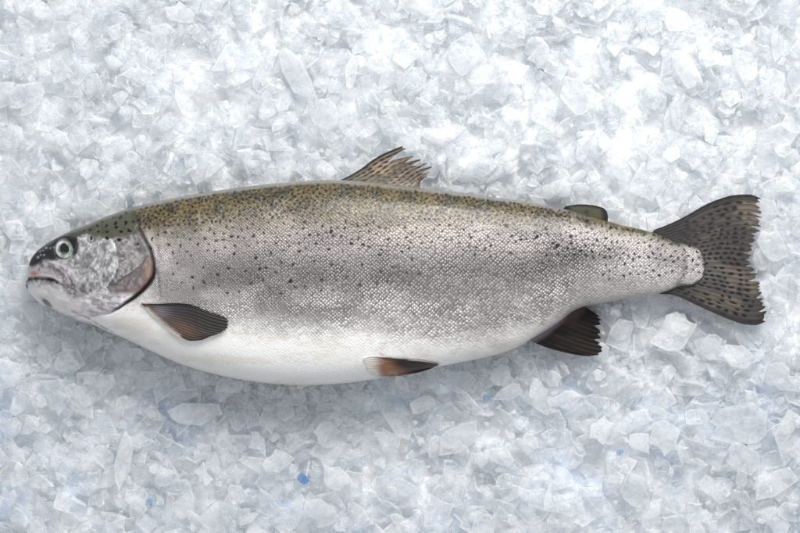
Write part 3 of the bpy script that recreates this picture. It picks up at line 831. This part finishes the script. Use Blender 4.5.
def chip_geo(r, elong, th, nseg, seed_r, rough=0.3, curl=0.0, outline=None):
    """a broken flake: uneven outline, worn rim, slightly domed and dished faces"""
    if outline is None:
        a = np.sort((np.arange(nseg) + seed_r.uniform(-0.38, 0.38, nseg)) / nseg * 2 * math.pi)
        k = r * seed_r.uniform(1 - rough, 1 + rough * 0.5, nseg)
        ox, oy = np.cos(a) * k * elong, np.sin(a) * k
    else:
        ox, oy = np.array(outline, float).T
        nseg = len(ox)
    rings = []
    for sc, zz in ((0.86, -0.5), (1.0, -0.12), (0.97, 0.3), (0.80, 0.5)):
        j = seed_r.uniform(0.94, 1.06, nseg)
        z = zz * th + seed_r.uniform(-.10, .10, nseg) * th
        rings.append(np.stack([ox * sc * j, oy * sc * j, z], -1))
    V = np.concatenate(rings)
    V = np.r_[V, [[ox.mean() * 0.3, oy.mean() * .3, th * seed_r.uniform(0.4, 0.65)]], [[0, 0, -th * 0.55]]]
    if curl: V[:, 2] += curl * ((V[:, 0] / (r * elong)) ** 2)
    F = []
    n = nseg
    for k in range(3):
        for i in range(n):
            i2 = (i + 1) % n
            F.append((k * n + i, k * n + i2, (k + 1) * n + i2, (k + 1) * n + i))
    for i in range(n):
        i2 = (i + 1) % n
        F.append((3 * n + i, 3 * n + i2, 4 * n))
        F.append((i2, i, 4 * n + 1))
    return V, F


def rimw(n): return np.r_[np.zeros(n), np.ones(2 * n), np.zeros(n + 2)]


def rot(az, tilt, spin):
    ca, sa = math.cos(spin), math.sin(spin)
    R1 = np.array([[ca, -sa, 0], [sa, ca, 0], [0, 0, 1]])
    ct, st = math.cos(tilt), math.sin(tilt)
    u = np.array([math.cos(az), math.sin(az), 0])
    K = np.array([[0, -u[2], u[1]], [u[2], 0, -u[0]], [-u[1], u[0], 0]])
    return (np.eye(3) + st * K + (1 - ct) * K @ K) @ R1


ice_m = ice_material('crushed_ice_body')
flake_m = ice_material('ice_flake_body', clear=0.70, spread=0.24)
pale_blue_m = ice_material('pale_blue_ice_body', color=(0.70, 0.79, 0.90), clear=0.66, tint=(0.70, 0.82, 0.97))
blue_m = ice_material('blue_ice_body', color=(0.50, 0.63, 0.82), clear=0.72, tint=(0.55, 0.73, 0.95))

# single flakes one can pick out: x, y, length, width, angle (deg, clockwise as seen), lean, label
FL = [
    (423, 405, 24, 20, -20, 14, 'bright rounded ice flake just below the tip of the pelvic fin'),
    (461, 381, 38, 24, 10, 20, 'large bright faceted ice flake right of the pelvic fin tip, below the belly'),
    (501, 376, 28, 20, 12, 12, 'rounded grey-white ice flake left of the dark anal fin, under the belly curve'),
    (566, 400, 34, 17, -12, 10, 'leaf-shaped white ice flake lying flat below the anal fin'),
    (539, 391, 19, 24, 8, 16, 'blocky white ice chip left beside the leaf-shaped flake below the anal fin'),
    (564, 366, 24, 6, 52, 26, 'thin upright ice shard right under the lower edge of the anal fin'),
    (623, 331, 26, 24, 30, 18, 'pale blocky ice chip right of the frayed anal fin edge'),
    (675, 333, 46, 34, -35, 14, 'broad pale ice slab with a bright lower edge beneath the tail root'),
    (663, 300, 30, 20, 40, 22, 'pointed ice flake tucked against the underside of the tail root'),
    (743, 425, 54, 42, -20, 9, 'largest smooth ice slab, at right well below the lower tail lobe'),
    (747, 460, 46, 30, 20, 12, 'wide ice slab partly under the largest smooth slab below the tail'),
    (738, 357, 40, 22, 15, 22, 'pointed ice slab directly below the lower tip of the tail fin'),
    (781, 374, 28, 34, 60, 24, 'angular ice flake close to the right picture edge below the tail'),
    (714, 347, 24, 26, -40, 18, 'notched three-cornered ice chip below the middle of the lower tail lobe'),
    (667, 440, 34, 30, 35, 20, 'large faceted ice chip left of the largest smooth slab'),
    (664, 413, 30, 7, 25, 18, 'thin bright sliver of ice above the large faceted chip'),
    (603, 430, 22, 32, 20, 14, 'tall pale ice flake below and right of the leaf-shaped flake'),
    (470, 403, 42, 12, 38, 24, 'long slanting ice shard below the large bright faceted flake'),
    (461, 439, 48, 30, -25, 8, 'wide flat diamond-like ice plate below the long slanting shard'),
    (510, 394, 34, 14, -30, 14, 'narrow oblong ice chip left of a blue speck, under the belly curve'),
    (389, 441, 34, 16, 28, 14, 'slanting oval ice flake below the pelvic fin, left of a small bead of ice'),
    (421, 443, 7, 11, 0, 10, 'small bright oval bead of ice below the pelvic fin'),
    (326, 435, 25, 28, 15, 22, 'blocky white ice chip below the middle of the white belly'),
    (335, 481, 32, 30, 5, 8, 'square pale ice plate right of the deep blue speck'),
    (276, 463, 30, 22, -15, 16, 'rounded three-sided ice flake left above the deep blue speck'),
    (323, 516, 34, 28, 40, 12, 'broad leaf-like ice flake at the bottom edge below the deep blue speck'),
    (438, 514, 32, 34, 0, 10, 'wide milky ice plate at the bottom edge below the pelvic fin'),
    (484, 460, 14, 18, 10, 14, 'plump white ice lump below the wide flat diamond-like plate'),
    (91, 388, 36, 42, 60, 12, 'large three-cornered pale ice flake below the fish throat at left'),
    (192, 414, 48, 26, -4, 7, 'large oval grey ice flake in the shade below the front of the belly'),
    (123, 462, 18, 56, 8, 12, 'tall wedge of ice below the large three-cornered flake at left'),
    (162, 477, 22, 24, 10, 14, 'rounded ice chip right of the tall wedge and above a blue speck'),
    (167, 512, 10, 48, 10, 20, 'narrow upright ice wedge right of the blue speck at the bottom left'),
    (68, 521, 22, 18, 30, 18, 'bright ice lump in the bottom left corner'),
    (778, 42, 10, 42, -3, 18, 'upright leaf-shaped bright flake in the top right corner'),
    (579, 92, 50, 34, 30, 9, 'large round-edged ice flake above the tail end of the back'),
    (297, 76, 30, 54, -25, 10, 'large pale ice flake with a pointed foot above left of the dorsal fin'),
    (324, 111, 36, 26, 70, 12, 'fan-shaped ice flake just left above the dorsal fin'),
    (350, 71, 12, 36, 8, 24, 'slim upright ice flake high above the dorsal fin'),
    (183, 104, 20, 42, -25, 26, 'bright wedge of ice above the shoulder of the fish'),
    (229, 64, 12, 20, -10, 18, 'small bright oval flake above the shoulder, near the top'),
    (216, 32, 26, 6, -38, 16, 'thin slanting stick of ice near the top edge at left'),
    (96, 119, 28, 5, 2, 14, 'thin level stick of ice high above the fish head'),
    (690, 70, 40, 22, 50, 14, 'broad bright ice flake high above the tail fin'),
    (470, 60, 40, 30, 10, 10, 'wide smooth ice flake above right of the dorsal fin'),
]
FR = np.random.default_rng(77)
heroes = []
for (px, py, ln, wd, ang, lean, lab) in FL:
    z0 = ice_top(px, py) + 5.0
    n = int(FR.integers(9, 14))
    V, F = chip_geo(1.0, 1.0, 1.0, n, FR, rough=0.36)
    thick = 2.2 + 0.10 * min(ln, wd)
    V = V * np.array([ln / 2 * 1.08, wd / 2 * 1.08, thick])
    az = FR.uniform(0, 6.28)
    R = rot(az, math.radians(lean), -math.radians(ang))
    V = V @ R.T
    lim = min(ceil_at(px + V[i, 0], py - V[i, 1]) for i in range(len(V)))
    zt = V[:, 2].max()
    z0 = min(z0, lim - zt - 0.5)
    o = mesh('ice_flake', V * S, F, flake_m, rim=rimw(n), crease=28)
    o.location = ((px - CX) * S, (CY - py) * S, z0 * S)
    tag(o, lab, 'ice flake', 'larger ice flakes lying on the crushed ice')
    heroes.append((px, py, max(ln, wd) / 2, z0))
# blue specks
for (px, py, r, lab) in [(302, 482, 7, 'deep blue speck of ice below the belly, left of a square pale plate'),
                         (148, 503, 6, 'pale blue speck of ice near the bottom left beside a narrow upright wedge'),
                         (488, 398, 7, 'grey-blue speck of ice under the belly left of the anal fin'),
                         (623, 453, 5, 'faint violet-blue speck of ice below the tail root')]:
    V, F = chip_geo(r * 0.85, 1.2, 4.0, 8, FR, rough=0.6)
    V = V @ rot(1.0, 0.3, FR.uniform(0, 6)).T
    z0 = ice_top(px, py) - 3.0
    o = mesh('ice_speck', V * S, F, blue_m if px == 302 else pale_blue_m, rim=rimw(8), crease=28)
    o.location = ((px - CX) * S, (CY - py) * S, z0 * S)
    tag(o, lab, 'blue ice', 'blue specks in the crushed ice')
    heroes.append((px, py, r * 0.35, z0 + 3))

hx = np.array([h[0] for h in heroes]); hy = np.array([h[1] for h in heroes]); hr = np.array([h[2] for h in heroes]); hz = np.array([h[3] for h in heroes])
allV, allF, allR = [], [], []; off = 0
IR = np.random.default_rng(2024)
NCH = 17000
PACK = lambda x, y: ICE - 25 + 9 * (float(fbm(np.array(x / 60.0), np.array(y / 60.0), 131, 2)) - 0.5)
for k in range(NCH + 260):
    px = IR.uniform(-110, 910); py = IR.uniform(-110, 645)
    lean_in = k >= NCH
    if lean_in:                     # chips pushed up against the underside
        px = IR.uniform(50, 640); py = float(bot(np.array([px]))[0]) + IR.uniform(-5, 13)
    u = IR.random()
    depth = 30 * u ** 1.5
    small = IR.random()
    r = 2.2 + 10 * small ** 2.2
    if IR.random() < 0.09: r = IR.uniform(10, 20)
    elong = IR.uniform(1.0, 1.9)
    th = r * (0.10 + 0.42 * IR.random() ** 1.6) + 0.6
    tilt = abs(IR.normal(0, 0.46))
    if IR.random() < 0.08: tilt = IR.uniform(0.9, 1.45)
    ext = max(th / 2, r * elong * math.sin(min(tilt, 1.5)) * 0.9)
    z = ice_top(px, py) - depth + IR.uniform(-1, 4) - ext * 0.35
    lim = min(ceil_at(px, py), ceil_at(px + r, py), ceil_at(px - r, py), ceil_at(px, py + r), ceil_at(px, py - r))
    if lean_in: z = ICE + IR.uniform(-2, 15)
    if z + ext > lim: z = lim - ext
    dh = np.hypot(hx - px, hy - py)
    hit = np.where(dh < hr * 0.85 + r * 0.6)[0]
    if len(hit): z = min(z, hz[hit].min() - ext - 2.0)
    if z + ext < PACK(px, py) - 1 : continue
    n = int(IR.integers(5, 8)) if r < 5 else int(IR.integers(6, 10))
    V, F = chip_geo(r, elong, th, n, IR, rough=0.48, curl=IR.uniform(-0.25, .25) * r * (r > 6))
    V = V @ rot(IR.uniform(0, 6.28), tilt, IR.uniform(0, 6.28)).T
    V = W(px + V[:, 0], py - V[:, 1], z + V[:, 2])
    allR.append(rimw(n)); allV.append(V); allF.extend([tuple(i + off for i in f) for f in F]); off += len(V)
ice = mesh('crushed_ice', np.concatenate(allV), allF, ice_m, rim=np.concatenate(allR), crease=42)
tag(ice, 'bed of crushed flake ice under and around the fish', 'ice', kind='stuff')

# packed fine ice between and below the chips
gx2, gy2 = np.meshgrid(np.arange(-130, 931, 2.0), np.arange(-130, 667, 2.0), indexing='ij')
pz = ICE - 21 + 9 * (fbm(gx2 / 60.0, gy2 / 60.0, 131, 2) - 0.5) + 9 * (fbm(gx2 / 16, gy2 / 16, 141, 4) - 0.5)
ci = np.clip((gy2 - GY0) / 2, 0, ceil_.shape[0] - 1).astype(int); cj = np.clip((gx2 - GX0) / 2, 0, ceil_.shape[1] - 1).astype(int)
pz = np.minimum(pz, ceil_[ci, cj] - 1.5)
m, N, L, out = new_mat('packed_ice_surface')
tc = N('ShaderNodeTexCoord'); no = N('ShaderNodeTexNoise', _Scale=26.0, _Detail=5.0, _Roughness=0.6); L(tc.outputs['Object'], no.inputs['Vector'])
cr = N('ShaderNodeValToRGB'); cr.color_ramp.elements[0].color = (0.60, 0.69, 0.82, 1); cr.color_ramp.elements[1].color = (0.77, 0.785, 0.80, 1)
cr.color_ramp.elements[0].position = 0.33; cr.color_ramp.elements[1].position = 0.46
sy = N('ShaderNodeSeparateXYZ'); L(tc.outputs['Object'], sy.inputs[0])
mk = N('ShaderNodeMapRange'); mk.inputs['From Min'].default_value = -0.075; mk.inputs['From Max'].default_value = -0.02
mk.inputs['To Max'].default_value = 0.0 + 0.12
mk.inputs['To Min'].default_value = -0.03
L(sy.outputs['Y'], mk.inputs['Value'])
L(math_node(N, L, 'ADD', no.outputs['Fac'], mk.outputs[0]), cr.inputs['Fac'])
bs = N('ShaderNodeBsdfPrincipled', _Roughness=0.3); L(cr.outputs[0], bs.inputs['Base Color']); L(bs.outputs[0], out.inputs['Surface'])
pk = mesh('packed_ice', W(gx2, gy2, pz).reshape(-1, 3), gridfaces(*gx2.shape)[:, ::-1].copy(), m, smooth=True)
tag(pk, 'fine packed ice filling the gaps under the larger chips', 'ice', kind='stuff')

# the tray floor under the ice
m, N, L, out = new_mat('tray_floor')
tc = N('ShaderNodeTexCoord'); no = N('ShaderNodeTexNoise', _Scale=14.0, _Detail=4.0); L(tc.outputs['Object'], no.inputs['Vector'])
cr = N('ShaderNodeValToRGB'); cr.color_ramp.elements[0].color = (0.62, 0.72, 0.86, 1); cr.color_ramp.elements[1].color = (0.85, 0.89, 0.94, 1)
cr.color_ramp.elements[0].position = 0.35; cr.color_ramp.elements[1].position = 0.6
L(no.outputs['Fac'], cr.inputs['Fac'])
bs = N('ShaderNodeBsdfPrincipled', _Roughness=0.5); L(cr.outputs[0], bs.inputs['Base Color']); L(bs.outputs[0], out.inputs['Surface'])
q = W(np.array([-400, 1200, 1200, -400]), np.array([950, 950, -420, -420]), np.full(4, -62.0))
floor = mesh('ground', q, [(0, 1, 2, 3)], m, smooth=False)
tag(floor, 'pale blue-white tray floor under the ice', 'tray', kind='structure')

# ---------------------------------------------------------------- lighting
w = bpy.data.worlds.new('World'); bpy.context.scene.world = w; w.use_nodes = True
bg = w.node_tree.nodes['Background']
bg.inputs['Color'].default_value = (0.925, 0.955, 1.0, 1); bg.inputs['Strength'].default_value = 0.345


def area(name, loc, target, size, power, color):
    d = bpy.data.lights.new(name, 'AREA'); d.shape = 'RECTANGLE'; d.size = size[0]; d.size_y = size[1]
    d.energy = power; d.color = color
    o = bpy.data.objects.new(name, d); C.objects.link(o)
    o.location = loc
    v = np.array(target) - np.array(loc)
    import mathutils
    o.rotation_euler = mathutils.Vector(v).to_track_quat('-Z', 'Y').to_euler()
    return o


area('softbox', (0.30, 0.82, 0.82), (0.02, 0.0, 0), (0.72, 0.55), 20.2, (1.0, 0.985, 0.965))

area('fill_lamp', (-0.12, -0.45, 1.35), (0, -0.05, 0), (0.9, 0.5), 4.6, (0.97, 0.98, 1.0))  # added fill lamp on the camera side, brightens the belly

cam = bpy.data.cameras.new('camera'); co = bpy.data.objects.new('camera', cam); C.objects.link(co)
H = 2.0
co.location = (0, 0, H)
cam.sensor_width = 36.0; cam.lens = 36.0 * H / (800 * S)
cam.clip_start = 0.05; cam.clip_end = 50
sc = bpy.context.scene
sc.camera = co
sc.view_settings.view_transform = 'Standard'; sc.view_settings.look = 'None'
sc.view_settings.exposure = 0.0; sc.view_settings.gamma = 1.0
sc.render.engine = 'CYCLES'
cy = sc.cycles
cy.max_bounces = 14; cy.diffuse_bounces = 11; cy.glossy_bounces = 4; cy.transmission_bounces = 12; cy.transparent_max_bounces = 40
cy.caustics_reflective = False; cy.caustics_refractive = False
cy.use_denoising = True
cy.use_adaptive_sampling = True; cy.adaptive_threshold = 0.03
cy.sample_clamp_indirect = 6.0
